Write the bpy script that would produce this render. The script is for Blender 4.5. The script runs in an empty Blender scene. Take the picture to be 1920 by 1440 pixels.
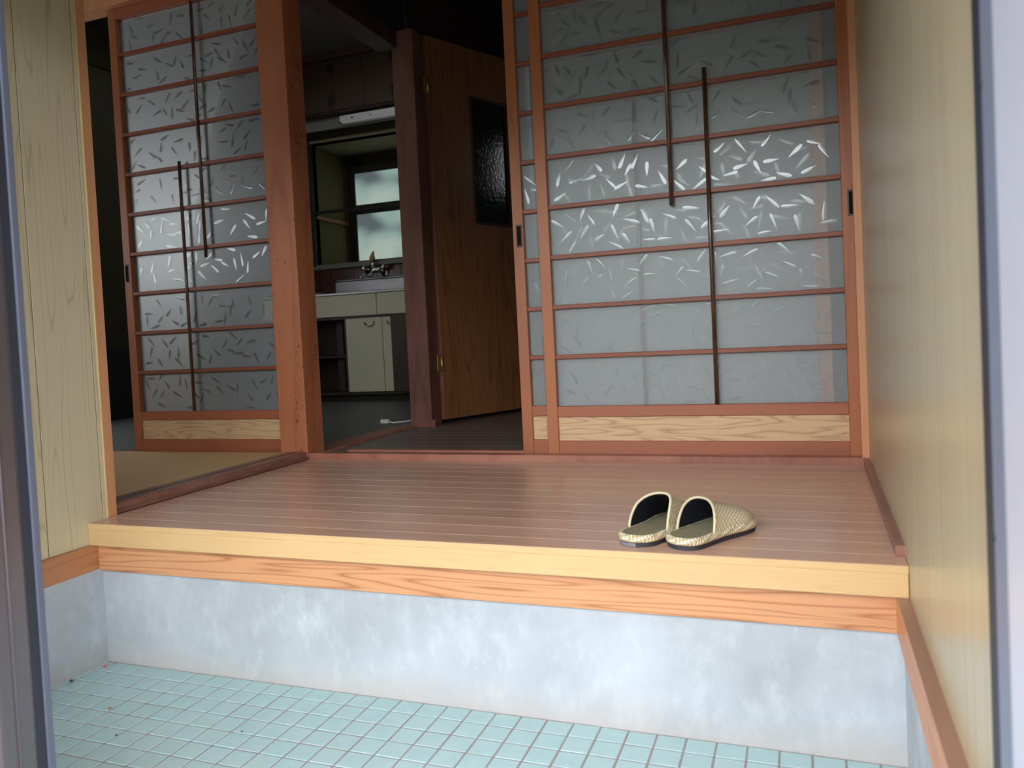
import bpy, bmesh, math, random
from mathutils import Vector, Matrix
random.seed(7)
S = bpy.context.scene
COL = S.collection

# ------------------------------------------------------------------ camera
cam_d = bpy.data.cameras.new('camera')
cam = bpy.data.objects.new('camera', cam_d)
COL.objects.link(cam)
S.camera = cam
cam_d.sensor_fit = 'HORIZONTAL'
cam_d.sensor_width = 36.0
cam_d.lens = 36.0 * 1500.13 / 1920.0
cam_d.shift_x = 35.7157 / 1920.0
cam_d.shift_y = -42.6208 / 1920.0
YAW, PITCH, ROLL = 0.3694, -0.0337, 0.0498
M = Matrix.Rotation(YAW, 4, 'Z') @ Matrix.Rotation(math.pi / 2 + PITCH, 4, 'X') @ Matrix.Rotation(-ROLL, 4, 'Z')
M.translation = Vector((-0.1735, -2.7703, 0.4635))
cam.matrix_world = M
cam_d.clip_start = 0.05
cam_d.dof.use_dof = True
cam_d.dof.focus_distance = 2.75
cam_d.dof.aperture_fstop = 5.0

# ------------------------------------------------------------------ world and light
W = bpy.data.worlds.new('overcast_sky')
S.world = W
W.use_nodes = True
wn = W.node_tree
wn.nodes.clear()
wo = wn.nodes.new('ShaderNodeOutputWorld')
wb = wn.nodes.new('ShaderNodeBackground')
tc = wn.nodes.new('ShaderNodeTexCoord')
sp = wn.nodes.new('ShaderNodeSeparateXYZ')
cr = wn.nodes.new('ShaderNodeValToRGB')
wn.links.new(tc.outputs['Generated'], sp.inputs[0])
wn.links.new(sp.outputs['Z'], cr.inputs[0])
cr.color_ramp.elements[0].position = 0.0
cr.color_ramp.elements[0].color = (0.10, 0.12, 0.10, 1)
cr.color_ramp.elements[1].position = 0.16
cr.color_ramp.elements[1].color = (0.93, 0.965, 1.0, 1)
e_ = cr.color_ramp.elements.new(0.06)
e_.color = (0.16, 0.19, 0.17, 1)
wn.links.new(cr.outputs[0], wb.inputs[0])
wb.inputs[1].default_value = 6.0
wn.links.new(wb.outputs[0], wo.inputs[0])

S.view_settings.view_transform = 'Standard'
S.view_settings.look = 'None'
S.view_settings.gamma = 1.0
S.view_settings.use_curve_mapping = False
S.view_settings.exposure = 0.33
try:
    S.cycles.use_denoising = True
    S.cycles.max_bounces = 10
    S.cycles.transparent_max_bounces = 24
    S.cycles.caustics_reflective = False
    S.cycles.caustics_refractive = False
    S.cycles.sample_clamp_indirect = 8.0
except Exception:
    pass

# ------------------------------------------------------------------ material helpers
def new_mat(name):
    m = bpy.data.materials.new(name)
    m.use_nodes = True
    nt = m.node_tree
    b = nt.nodes['Principled BSDF']
    return m, nt, b

def setp(b, color=None, rough=None, metal=None, spec=None, coat=None, coat_r=None):
    if color is not None: b.inputs['Base Color'].default_value = (*color, 1)
    if rough is not None: b.inputs['Roughness'].default_value = rough
    if metal is not None: b.inputs['Metallic'].default_value = metal
    if spec is not None: b.inputs['Specular IOR Level'].default_value = spec
    if coat is not None: b.inputs['Coat Weight'].default_value = coat
    if coat_r is not None: b.inputs['Coat Roughness'].default_value = coat_r

def srgb(r, g, b):
    f = lambda c: (c / 255 / 12.92) if c / 255 <= 0.04045 else ((c / 255 + 0.055) / 1.055) ** 2.4
    return (f(r), f(g), f(b))

def N(nt, t, **kw):
    n = nt.nodes.new(t)
    for k, v in kw.items():
        setattr(n, k, v)
    return n

def coords(nt, scale, rand=7.0):
    tcn = N(nt, 'ShaderNodeTexCoord')
    oi = N(nt, 'ShaderNodeObjectInfo')
    mul = N(nt, 'ShaderNodeMath', operation='MULTIPLY')
    mul.inputs[1].default_value = rand
    nt.links.new(oi.outputs['Random'], mul.inputs[0])
    add = N(nt, 'ShaderNodeVectorMath', operation='ADD')
    nt.links.new(tcn.outputs['Object'], add.inputs[0])
    nt.links.new(mul.outputs[0], add.inputs[1])
    mp = N(nt, 'ShaderNodeVectorMath', operation='MULTIPLY')
    mp.inputs[1].default_value = scale
    nt.links.new(add.outputs[0], mp.inputs[0])
    return mp.outputs[0], oi

def noise(nt, vec, scale, detail=3, rough=0.5):
    n = N(nt, 'ShaderNodeTexNoise')
    n.inputs['Scale'].default_value = scale
    n.inputs['Detail'].default_value = detail
    n.inputs['Roughness'].default_value = rough
    nt.links.new(vec, n.inputs['Vector'])
    return n.outputs['Fac']

def math2(nt, op, a, b=None):
    n = N(nt, 'ShaderNodeMath', operation=op)
    for i, x in enumerate((a, b)):
        if x is None: continue
        if isinstance(x, (int, float)): n.inputs[i].default_value = x
        else: nt.links.new(x, n.inputs[i])
    return n.outputs[0]

def ramp(nt, fac, stops):
    r = N(nt, 'ShaderNodeValToRGB')
    el = r.color_ramp.elements
    el[0].position, el[0].color = stops[0][0], (*stops[0][1], 1)
    el[1].position, el[1].color = stops[-1][0], (*stops[-1][1], 1)
    for p, c in stops[1:-1]:
        e = el.new(p); e.color = (*c, 1)
    nt.links.new(fac, r.inputs[0])
    return r.outputs[0]

def mixc(nt, fac, a, b, mode='MIX'):
    n = N(nt, 'ShaderNodeMix', data_type='RGBA', blend_type=mode)
    for i, x in ((0, fac), (6, a), (7, b)):
        if isinstance(x, (int, float)): n.inputs[i].default_value = x
        elif isinstance(x, tuple): n.inputs[i].default_value = (*x, 1)
        else: nt.links.new(x, n.inputs[i])
    return n.outputs[2]

def bump(nt, b, h, strength, dist=0.002):
    n = N(nt, 'ShaderNodeBump')
    n.inputs['Strength'].default_value = strength
    n.inputs['Distance'].default_value = dist
    nt.links.new(h, n.inputs['Height'])
    nt.links.new(n.outputs[0], b.inputs['Normal'])

def wood(name, light, dark, axis='z', ring=9.0, across=5.0, along=0.5, contrast=0.5, rough=0.45,
         fibre=0.35, spec=0.5, coat=0.0, var=0.12, wear=None, pits=0.0, sharp=0.75):
    """Contour-line grain stretched along one axis, fine fibres on top."""
    m, nt, b = new_mat(name)
    ai = 'xyz'.index(axis)
    sc = [across] * 3; sc[ai] = along
    v, oi = coords(nt, tuple(sc))
    n = noise(nt, v, 1.0, 2, 0.45)
    rings = math2(nt, 'PINGPONG', math2(nt, 'MULTIPLY', n, ring * 2), 1.0)
    line = math2(nt, 'POWER', rings, sharp * 8)
    sf = [170.0] * 3; sf[ai] = 3.5
    v2, _ = coords(nt, tuple(sf))
    fb = noise(nt, v2, 1.0, 3, 0.6)
    base = mixc(nt, math2(nt, 'MULTIPLY', line, contrast), light, dark)
    mid = tuple(l * 0.62 + d * 0.2 for l, d in zip(light, dark))
    base = mixc(nt, math2(nt, 'MULTIPLY', fb, fibre), base, mid)
    # tone drifts along the piece and from piece to piece
    vb, _ = coords(nt, (1, 1, 1))
    big = noise(nt, vb, 2.3, 3, 0.55)
    k = math2(nt, 'ADD', math2(nt, 'MULTIPLY', big, var * 2.2), 1 - var * 1.1)
    k2 = math2(nt, 'ADD', math2(nt, 'MULTIPLY', oi.outputs['Random'], var), 1 - var * 0.5)
    kk = math2(nt, 'MULTIPLY', k, k2)
    gry = N(nt, 'ShaderNodeCombineColor')
    for i in range(3): nt.links.new(kk, gry.inputs[i])
    col = mixc(nt, 1.0, base, gry.outputs[0], 'MULTIPLY')
    if wear is not None:
        vw, _ = coords(nt, (9, 9, 2.2))
        w = noise(nt, vw, 1.0, 5, 0.65)
        wf = math2(nt, 'MULTIPLY', math2(nt, 'SUBTRACT', w, 0.45), 3.2)
        cl = N(nt, 'ShaderNodeClamp'); nt.links.new(wf, cl.inputs[0])
        col = mixc(nt, math2(nt, 'MULTIPLY', cl.outputs[0], 0.65), col, wear)
    if pits > 0:
        vp, _ = coords(nt, (150, 150, 60))
        p = noise(nt, vp, 1.0, 2, 0.5)
        vm, _ = coords(nt, (9, 9, 3))
        pm = noise(nt, vm, 1.0, 3, 0.6)
        f = math2(nt, 'GREATER_THAN', math2(nt, 'MULTIPLY', p, pm), 0.5 - 0.1 * pits)
        col = mixc(nt, math2(nt, 'MULTIPLY', f, 0.85), col, tuple(c * 0.12 for c in dark))
    nt.links.new(col, b.inputs['Base Color'])
    setp(b, rough=rough, spec=spec, coat=coat, coat_r=0.18)
    bump(nt, b, fb, 0.12, 0.001)
    return m

def plain(name, color, rough=0.5, metal=0.0, spec=0.5, mott=0.0, ms=6.0, bmp=0.0, coat=0.0, rand=0.0):
    m, nt, b = new_mat(name)
    setp(b, color, rough, metal, spec, coat)
    if mott or bmp or rand:
        v, oi = coords(nt, (1, 1, 1))
        n = noise(nt, v, ms, 5, 0.6)
        k = math2(nt, 'ADD', math2(nt, 'MULTIPLY', n, mott * 2), 1 - mott)
        if rand:
            k = math2(nt, 'MULTIPLY', k, math2(nt, 'ADD', math2(nt, 'MULTIPLY', oi.outputs['Random'], rand), 1 - rand / 2))
        g = N(nt, 'ShaderNodeCombineColor')
        for i in range(3): nt.links.new(k, g.inputs[i])
        nt.links.new(mixc(nt, 1.0, color, g.outputs[0], 'MULTIPLY'), b.inputs['Base Color'])
        if bmp: bump(nt, b, n, bmp, 0.003)
    return m

# ------------------------------------------------------------------ materials
m_post   = wood('cedar_post', srgb(196, 122, 84), srgb(126, 62, 38), 'z', ring=6, contrast=0.4, wear=srgb(150, 82, 52), pits=1.0, rough=0.45, var=0.14)
m_stile  = wood('cedar_stile', srgb(176, 108, 70), srgb(126, 64, 38), 'z', ring=4, contrast=0.3, rough=0.38, var=0.15)
m_rail   = wood('cedar_rail', srgb(172, 102, 72), srgb(120, 60, 40), 'x', ring=4, contrast=0.3, rough=0.4, var=0.12)
m_bar    = wood('cedar_bar', srgb(150, 82, 56), srgb(104, 50, 34), 'x', ring=3, contrast=0.3, rough=0.42, var=0.12)
m_thresh = wood('threshold_wood', srgb(176, 118, 98), srgb(118, 66, 52), 'x', ring=5, contrast=0.4, rough=0.4, wear=srgb(110, 62, 50), var=0.15)
m_threshy= wood('threshold_wood_dark', srgb(150, 106, 90), srgb(92, 54, 42), 'y', ring=5, contrast=0.4, rough=0.35, wear=srgb(84, 46, 34), var=0.15)
m_panel  = wood('ash_panel', srgb(220, 186, 144), srgb(172, 128, 88), 'x', ring=10, across=20, along=1.7, contrast=0.75, rough=0.5, fibre=0.2, var=0.08, sharp=0.35)
m_trimo  = wood('pale_orange_trim', srgb(222, 160, 116), srgb(190, 120, 80), 'z', ring=4, contrast=0.25, rough=0.4, var=0.08)
m_trimedge = plain('pale_trim_edge', srgb(226, 196, 140), 0.5)
m_beam   = wood('amber_beam', srgb(219, 180, 130), srgb(200, 155, 102), 'x', ring=10, across=20, along=1.1, contrast=0.35, rough=0.42, fibre=0.14, var=0.05, coat=0.15)
m_base   = wood('orange_pine', srgb(208, 150, 108), srgb(154, 92, 56), 'x', ring=11, across=20, along=0.9, contrast=0.8, rough=0.38, fibre=0.15, var=0.1, sharp=0.5)
m_basey  = wood('orange_pine_side', srgb(198, 134, 92), srgb(150, 88, 54), 'y', ring=7, across=9, along=0.75, contrast=0.6, rough=0.4, fibre=0.2, var=0.1)
def dust(m, tone, amount):
    nt = m.node_tree; b = nt.nodes['Principled BSDF']
    src = b.inputs['Base Color'].links[0].from_socket
    g = N(nt, 'ShaderNodeNewGeometry'); q = N(nt, 'ShaderNodeSeparateXYZ'); nt.links.new(g.outputs['True Normal'], q.inputs[0])
    v, _ = coords(nt, (1, 1, 1)); n = noise(nt, v, 14, 5, 0.7)
    f = math2(nt, 'MULTIPLY', math2(nt, 'GREATER_THAN', q.outputs['Z'], 0.8), math2(nt, 'ADD', math2(nt, 'MULTIPLY', n, 0.5), amount))
    cl = N(nt, 'ShaderNodeClamp'); nt.links.new(f, cl.inputs[0])
    nt.links.new(mixc(nt, cl.outputs[0], src, tone), b.inputs['Base Color'])
dust(m_basey, srgb(146, 118, 106), 0.5)
m_wallL  = wood('straw_plank', srgb(212, 196, 164), srgb(142, 126, 90), 'z', ring=16, across=8.0, along=0.5, contrast=0.5, rough=0.5, fibre=0.10, var=0.03, sharp=1.6)
m_wallR  = wood('grey_straw_plank', srgb(192, 176, 144), srgb(148, 128, 98), 'z', ring=6, across=22, along=0.15, contrast=0.45, rough=0.3, fibre=0.25, var=0.05, spec=0.6)
m_groove = plain('groove_brown', srgb(150, 98, 52), 0.7)
m_door   = wood('brown_ply', srgb(150, 98, 60), srgb(86, 46, 24), 'z', ring=14, across=7, along=0.5, contrast=0.65, rough=0.4, fibre=0.45, var=0.12, sharp=0.6)
m_darkw  = wood('dark_wood', srgb(74, 48, 40), srgb(38, 22, 18), 'z', ring=4, contrast=0.4, rough=0.5, var=0.15)
m_dpost  = wood('mauve_brown_post', srgb(142, 94, 80), srgb(82, 46, 40), 'z', ring=5, contrast=0.4, rough=0.45, var=0.2, wear=srgb(84, 48, 46))
m_black  = plain('black_wood_and_shade', srgb(30, 26, 22), 0.7)  # real black parts; also shade of the unlit hall put into colour
m_cup    = wood('cupboard_wood', srgb(62, 44, 28), srgb(38, 24, 16), 'z', ring=5, contrast=0.4, rough=0.5)
m_cream  = plain('cream_laminate', srgb(206, 202, 172), 0.4, mott=0.02)
m_steel  = plain('sink_steel', (0.30, 0.30, 0.30), 0.38, 1.0, mott=0.05)
m_chrome = plain('chrome', (0.8, 0.8, 0.8), 0.12, 1.0)
m_brass  = plain('old_brass', srgb(200, 168, 104), 0.4, 0.85, mott=0.15, ms=120)
m_amber  = plain('amber_plastic', srgb(196, 160, 100), 0.4)
m_white  = plain('white_plastic', srgb(226, 226, 222), 0.4)
m_olive  = plain('olive_wallboard', srgb(108, 94, 58), 0.8, mott=0.04)
m_plaster= plain('grey_plaster', srgb(150, 148, 138), 0.9, mott=0.05)
m_yplast = plain('yellow_sand_plaster', srgb(190, 172, 118), 0.9, mott=0.06, ms=60, bmp=0.1)
m_kceil  = plain('dim_ceiling_board', srgb(104, 100, 92), 0.9)
m_dado   = plain('dark_green_dado', srgb(36, 42, 40), 0.7, mott=0.1)
m_kwall  = plain('kitchen_wall', srgb(66, 60, 42), 0.85, mott=0.05)
m_vinyl  = plain('kitchen_vinyl', srgb(110, 112, 108), 0.5, mott=0.12, ms=9)
m_redtile= plain('red_brown_tile', srgb(78, 36, 28), 0.25, mott=0.15, ms=20)
m_grout_d= plain('dark_grout', srgb(58, 40, 36), 0.8)
m_sill   = plain('grey_sill', srgb(120, 118, 112), 0.5)
m_beige  = plain('beige_board', srgb(150, 138, 108), 0.7)
m_grout  = plain('grout', srgb(150, 138, 136), 0.85, mott=0.35, ms=7)
m_pull   = plain('black_pull', srgb(24, 19, 20), 0.8, spec=0.15)
m_pullr  = plain('pull_rim', srgb(70, 52, 46), 0.4, 0.2)
m_rubber = plain('navy_rubber', srgb(44, 45, 55), 0.55)
m_alu    = plain('lilac_aluminium', (0.62, 0.62, 0.70), 0.38, 0.75, mott=0.06, ms=30)
m_bronze = plain('bronze_aluminium', srgb(126, 118, 122), 0.34, 0.8, mott=0.10, ms=14)
m_edge   = plain('blue_grey_edge', srgb(104, 108, 126), 0.5, 0.3, mott=0.05)
m_edge2  = plain('grey_channel', srgb(132, 140, 162), 0.5, 0.3, mott=0.05)
m_jamb   = plain('pale_lilac_jamb', srgb(206, 206, 222), 0.4, 0.2, mott=0.03)  # paler than the channel: the catch of open sky put into its colour
m_ext    = plain('outside_concrete', srgb(100, 100, 97), 0.85, mott=0.08)
m_facade = plain('facade_render', srgb(176, 170, 158), 0.9, mott=0.05)

# mat floor: tiny woven grain
m_mat, nt, b = new_mat('woven_mat')
v, _ = coords(nt, (40, 500, 40)); n1 = noise(nt, v, 1, 2)
v, _ = coords(nt, (3, 3, 3)); n2 = noise(nt, v, 1, 4)
c = mixc(nt, n1, srgb(242, 208, 158), srgb(206, 170, 120))
c = mixc(nt, math2(nt, 'MULTIPLY', n2, 0.45), c, srgb(204, 168, 106))
nt.links.new(c, b.inputs['Base Color']); setp(b, rough=0.75); bump(nt, b, n1, 0.2, 0.001)

# concrete with trowel smears
m_conc, nt, b = new_mat('trowelled_concrete')
v, _ = coords(nt, (1, 1, 1), 0)
a1 = noise(nt, v, 3.2, 6, 0.62)
v2, _ = coords(nt, (14, 14, 8), 0); a2 = noise(nt, v2, 1.0, 7, 0.72)
v3, _ = coords(nt, (90, 90, 60), 0); a3 = noise(nt, v3, 1.0, 3, 0.7)
c = ramp(nt, a1, [(0.32, srgb(158, 161, 165)), (0.52, srgb(173, 177, 183)), (0.72, srgb(186, 190, 197))])
cl0 = N(nt, 'ShaderNodeClamp'); nt.links.new(math2(nt, 'MULTIPLY', math2(nt, 'SUBTRACT', a2, 0.50), 5.0), cl0.inputs[0])
c = mixc(nt, math2(nt, 'MULTIPLY', cl0.outputs[0], 0.40), c, srgb(208, 212, 216))
f = math2(nt, 'MULTIPLY', math2(nt, 'GREATER_THAN', a3, 0.70), 0.5)
c = mixc(nt, f, c, srgb(212, 215, 218))
# earthy stain creeping up from the tiles (its own uneven outline)
geo = N(nt, 'ShaderNodeNewGeometry'); sx = N(nt, 'ShaderNodeSeparateXYZ'); nt.links.new(geo.outputs['Position'], sx.inputs[0])
st = math2(nt, 'SUBTRACT', math2(nt, 'MULTIPLY', a1, 0.16), math2(nt, 'ADD', sx.outputs['Z'], 0.405))
cl = N(nt, 'ShaderNodeClamp'); nt.links.new(math2(nt, 'MULTIPLY', st, 16), cl.inputs[0])
c = mixc(nt, math2(nt, 'MULTIPLY', cl.outputs[0], 0.55), c, srgb(176, 164, 156))
nt.links.new(c, b.inputs['Base Color']); setp(b, rough=0.8, spec=0.3); bump(nt, b, a2, 0.25, 0.003)

# glazed mosaic
m_tile, nt, b = new_mat('mint_glaze')
v, oi = coords(nt, (1, 1, 1), 13)
a1 = noise(nt, v, 22, 3, 0.55)
c = mixc(nt, a1, srgb(180, 208, 210), srgb(156, 192, 194))
c = mixc(nt, math2(nt, 'MULTIPLY', oi.outputs['Random'], 0.4), c, srgb(176, 198, 200))
nt.links.new(c, b.inputs['Base Color']); setp(b, rough=0.22, spec=0.5)
bump(nt, b, a1, 0.12, 0.002)

# laminate floorboards, slightly glossy
m_deck = wood('rosy_laminate', srgb(214, 172, 150), srgb(166, 124, 102), 'x', ring=6, across=12, along=0.6, contrast=0.3,
              rough=0.24, fibre=0.22, var=0.07, spec=0.6)
m_deckgap = plain('pale_joint', srgb(190, 150, 126), 0.5)
m_hall = wood('dark_hall_board', srgb(124, 112, 106), srgb(76, 64, 58), 'x', ring=6, across=9, along=0.6, contrast=0.4, rough=0.35, var=0.25)

# frosted, figured glass
def glass(name, veil, transp, rough=0.28, gain=1.0):
    m = bpy.data.materials.new(name); m.use_nodes = True
    nt = m.node_tree; nt.nodes.clear()
    out = N(nt, 'ShaderNodeOutputMaterial')
    tr = N(nt, 'ShaderNodeBsdfTransparent'); tr.inputs[0].default_value = (0.96, 0.98, 0.97, 1)
    df = N(nt, 'ShaderNodeBsdfDiffuse'); df.inputs[0].default_value = (*veil, 1)
    tl = N(nt, 'ShaderNodeBsdfTranslucent'); tl.inputs[0].default_value = (*veil, 1)
    gl = N(nt, 'ShaderNodeBsdfGlossy'); gl.inputs['Roughness'].default_value = rough
    m0 = N(nt, 'ShaderNodeMixShader'); m0.inputs[0].default_value = 0.3
    nt.links.new(df.outputs[0], m0.inputs[1]); nt.links.new(tl.outputs[0], m0.inputs[2])
    m1 = N(nt, 'ShaderNodeMixShader'); m1.inputs[0].default_value = transp
    nt.links.new(m0.outputs[0], m1.inputs[1]); nt.links.new(tr.outputs[0], m1.inputs[2])
    fr = N(nt, 'ShaderNodeFresnel'); fr.inputs[0].default_value = 1.5
    m2 = N(nt, 'ShaderNodeMixShader')
    nt.links.new(math2(nt, 'MULTIPLY', fr.outputs[0], gain), m2.inputs[0])
    nt.links.new(m1.outputs[0], m2.inputs[1]); nt.links.new(gl.outputs[0], m2.inputs[2])
    nt.links.new(m2.outputs[0], out.inputs[0])
    return m
m_glass = glass('frosted_glass', (0.90, 0.94, 1.0), 0.795, 0.42)
m_leaf = glass('clear_leaf_cut', (0.38, 0.40, 0.42), 0.74, 0.11, 2.6)
m_clear = glass('door_glass', (0.3, 0.33, 0.35), 0.97, 0.05)

m_pane, nt, b = new_mat('textured_dark_glass')
v, _ = coords(nt, (1, 1, 1)); a1 = noise(nt, v, 55, 2, 0.6)
setp(b, srgb(34, 42, 38), 0.12, spec=0.6); bump(nt, b, a1, 0.2, 0.004)

def lit_window(name, stops, strength, scale, vs=(1, 1, 1)):
    m, nt, b = new_mat(name)
    setp(b, (0.02, 0.02, 0.02), 0.3)
    v, _ = coords(nt, vs, 0); a = noise(nt, v, scale, 1, 0.3)
    c = ramp(nt, a, stops)
    nt.links.new(c, b.inputs['Emission Color']); b.inputs['Emission Strength'].default_value = strength
    return m
m_lit = lit_window('daylit_frosted_pane', [(0.36, srgb(96, 108, 110)), (0.48, srgb(150, 176, 168)), (0.62, srgb(178, 196, 184))], 0.62, 3.2)
m_lit2 = lit_window('bright_frosted_pane', [(0.3, srgb(220, 220, 230)), (0.7, srgb(250, 250, 255))], 3.0, 3.0)

m_lit3 = lit_window('garden_frosted_pane', [(0.3, srgb(214, 220, 224)), (0.7, srgb(246, 250, 255))], 4.0, 1.5)
# slippers
def weave(name, su, sv, ca, cb, diag=False):
    m, nt, b = new_mat(name)
    uv = N(nt, 'ShaderNodeUVMap')
    mp = N(nt, 'ShaderNodeMapping'); mp.inputs['Scale'].default_value = (su, sv, 1)
    if diag: mp.inputs['Rotation'].default_value = (0, 0, 0.6)
    nt.links.new(uv.outputs[0], mp.inputs[0])
    ck = N(nt, 'ShaderNodeTexChecker'); ck.inputs['Scale'].default_value = 1.0
    ck.inputs['Color1'].default_value = (*ca, 1); ck.inputs['Color2'].default_value = (*cb, 1)
    nt.links.new(mp.outputs[0], ck.inputs[0])
    sxx = N(nt, 'ShaderNodeSeparateXYZ'); nt.links.new(mp.outputs[0], sxx.inputs[0])
    hx = math2(nt, 'ABSOLUTE', math2(nt, 'SINE', math2(nt, 'MULTIPLY', sxx.outputs['X'], math.pi)))
    hy = math2(nt, 'ABSOLUTE', math2(nt, 'SINE', math2(nt, 'MULTIPLY', sxx.outputs['Y'], math.pi)))
    h = math2(nt, 'MULTIPLY', math2(nt, 'POWER', hx, 0.5), math2(nt, 'POWER', hy, 0.5))
    sh = math2(nt, 'ADD', math2(nt, 'MULTIPLY', h, 0.35), 0.65)
    nt.links.new(ck.outputs[0], b.inputs['Base Color'])
    setp(b, rough=0.6); bump(nt, b, h, 0.9, 0.002)
    return m
m_weave = weave('woven_straw', 28, 30, srgb(248, 240, 220), srgb(212, 188, 144))
m_braid = weave('straw_braid', 120, 3.0, srgb(244, 236, 214), srgb(206, 182, 134), True)
m_bind  = weave('straw_binding', 60, 1, srgb(232, 224, 198), srgb(214, 202, 168))
m_insole= plain('olive_suede', srgb(146, 138, 112), 0.85, mott=0.18, ms=30, spec=0.2)
m_lining= plain('black_lining', srgb(26, 28, 34), 0.9, spec=0.2)
m_sole  = plain('black_foam_sole', srgb(48, 46, 54), 0.6, mott=0.25, ms=60)
m_scuff = plain('scuffed_sole_tape', srgb(120, 122, 128), 0.5, mott=0.3, ms=120)

# ------------------------------------------------------------------ object helpers
def tag(o, label=None, cat=None, group=None, kind=None):
    if label: o['label'] = label
    if cat: o['category'] = cat
    if group: o['group'] = group
    if kind: o['kind'] = kind
    return o

def wloc(p):
    v = Vector((0, 0, 0))
    while p is not None:
        v = v + Vector(p.location); p = p.parent
    return v

def link(name, me, m, parent=None, loc=(0, 0, 0)):
    o = bpy.data.objects.new(name, me)
    COL.objects.link(o)
    if m is not None and not me.materials: me.materials.append(m)
    if parent is not None: o.parent = parent
    o.location = loc
    return o

def empty(name, loc, rz=0):
    o = bpy.data.objects.new(name, None)
    COL.objects.link(o); o.location = loc; o.rotation_euler = (0, 0, rz)
    o.empty_display_size = 0.1
    return o

def box_mesh(name, dx, dy, dz, bev=0.0, seg=1):
    bm = bmesh.new()
    bmesh.ops.create_cube(bm, size=1.0)
    bmesh.ops.scale(bm, vec=(dx, dy, dz), verts=bm.verts)
    if bev > 0:
        bev = min(bev, dx * 0.4, dy * 0.4, dz * 0.4)
        bmesh.ops.bevel(bm, geom=bm.edges[:], offset=bev, segments=seg, affect='EDGES', profile=0.5)
    me = bpy.data.meshes.new(name); bm.to_mesh(me); bm.free()
    return me

def box(name, m, x0, x1, y0, y1, z0, z1, parent=None, bev=0.0015, local=False, seg=1):
    """Box by its extents (world coordinates, or the parent's own when local)."""
    me = box_mesh(name, x1 - x0, y1 - y0, z1 - z0, bev, seg)
    c = Vector(((x0 + x1) / 2, (y0 + y1) / 2, (z0 + z1) / 2))
    if parent is not None and not local: c -= wloc(parent)
    return link(name, me, m, parent, c)

def bm_obj(name, bm, m, parent=None, loc=(0, 0, 0), smooth=False):
    me = bpy.data.meshes.new(name)
    bm.to_mesh(me); bm.free()
    if smooth:
        for p in me.polygons: p.use_smooth = True
    return link(name, me, m, parent, loc)

def poly_prism(name, m, pts, z0, z1, parent=None):
    """Vertical prism over a plan polygon."""
    bm = bmesh.new()
    c = sum((Vector((x, y, 0)) for x, y in pts), Vector()) / len(pts); c.z = (z0 + z1) / 2
    lo = [bm.verts.new((x - c.x, y - c.y, z0 - c.z)) for x, y in pts]
    hi = [bm.verts.new((x - c.x, y - c.y, z1 - c.z)) for x, y in pts]
    n = len(pts)
    bm.faces.new(lo[::-1]); bm.faces.new(hi)
    for i in range(n): bm.faces.new((lo[i], lo[(i + 1) % n], hi[(i + 1) % n], hi[i]))
    bmesh.ops.recalc_face_normals(bm, faces=bm.faces[:])
    p = c - (wloc(parent) if parent else Vector())
    return bm_obj(name, bm, m, parent, p)

def tube_bm(path, r, seg=10, cap=True):
    bm = bmesh.new(); rings = []
    n = len(path); P = [Vector(p) for p in path]
    up0 = None
    for i, p in enumerate(P):
        t = (P[min(i + 1, n - 1)] - P[max(i - 1, 0)]).normalized()
        a = up0 if up0 is not None else (Vector((0, 0, 1)) if abs(t.z) < 0.9 else Vector((1, 0, 0)))
        u = t.cross(a).normalized(); w = u.cross(t).normalized(); up0 = w
        rr = r[i] if isinstance(r, (list, tuple)) else r
        rings.append([bm.verts.new(p + (u * math.cos(2 * math.pi * k / seg) + w * math.sin(2 * math.pi * k / seg)) * rr) for k in range(seg)])
    for a, b_ in zip(rings, rings[1:]):
        for k in range(seg): bm.faces.new((a[k], a[(k + 1) % seg], b_[(k + 1) % seg], b_[k]))
    if cap:
        bm.faces.new(rings[0][::-1]); bm.faces.new(rings[-1])
    bmesh.ops.recalc_face_normals(bm, faces=bm.faces[:])
    return bm

def tube(name, m, path, r, parent=None, seg=10, local=False):
    off = Vector() if (parent is None or local) else wloc(parent)
    c = sum((Vector(p) for p in path), Vector()) / len(path)
    bm = tube_bm([Vector(p) - c for p in path], r, seg)
    return bm_obj(name, bm, m, parent, c - off, smooth=True)

# ------------------------------------------------------------------ shared dimensions
XL, XW = -2.04, -2.020          # threshold line and left wall face
YS, YB, ZF = -1.143, -0.060, -0.393
ZH = 2.12                       # entrance ceiling
def xr(y): return 0.010 + 0.0123 * y   # face of the right wall
YF = -1.86                      # plane of the outer sliding door

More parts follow.
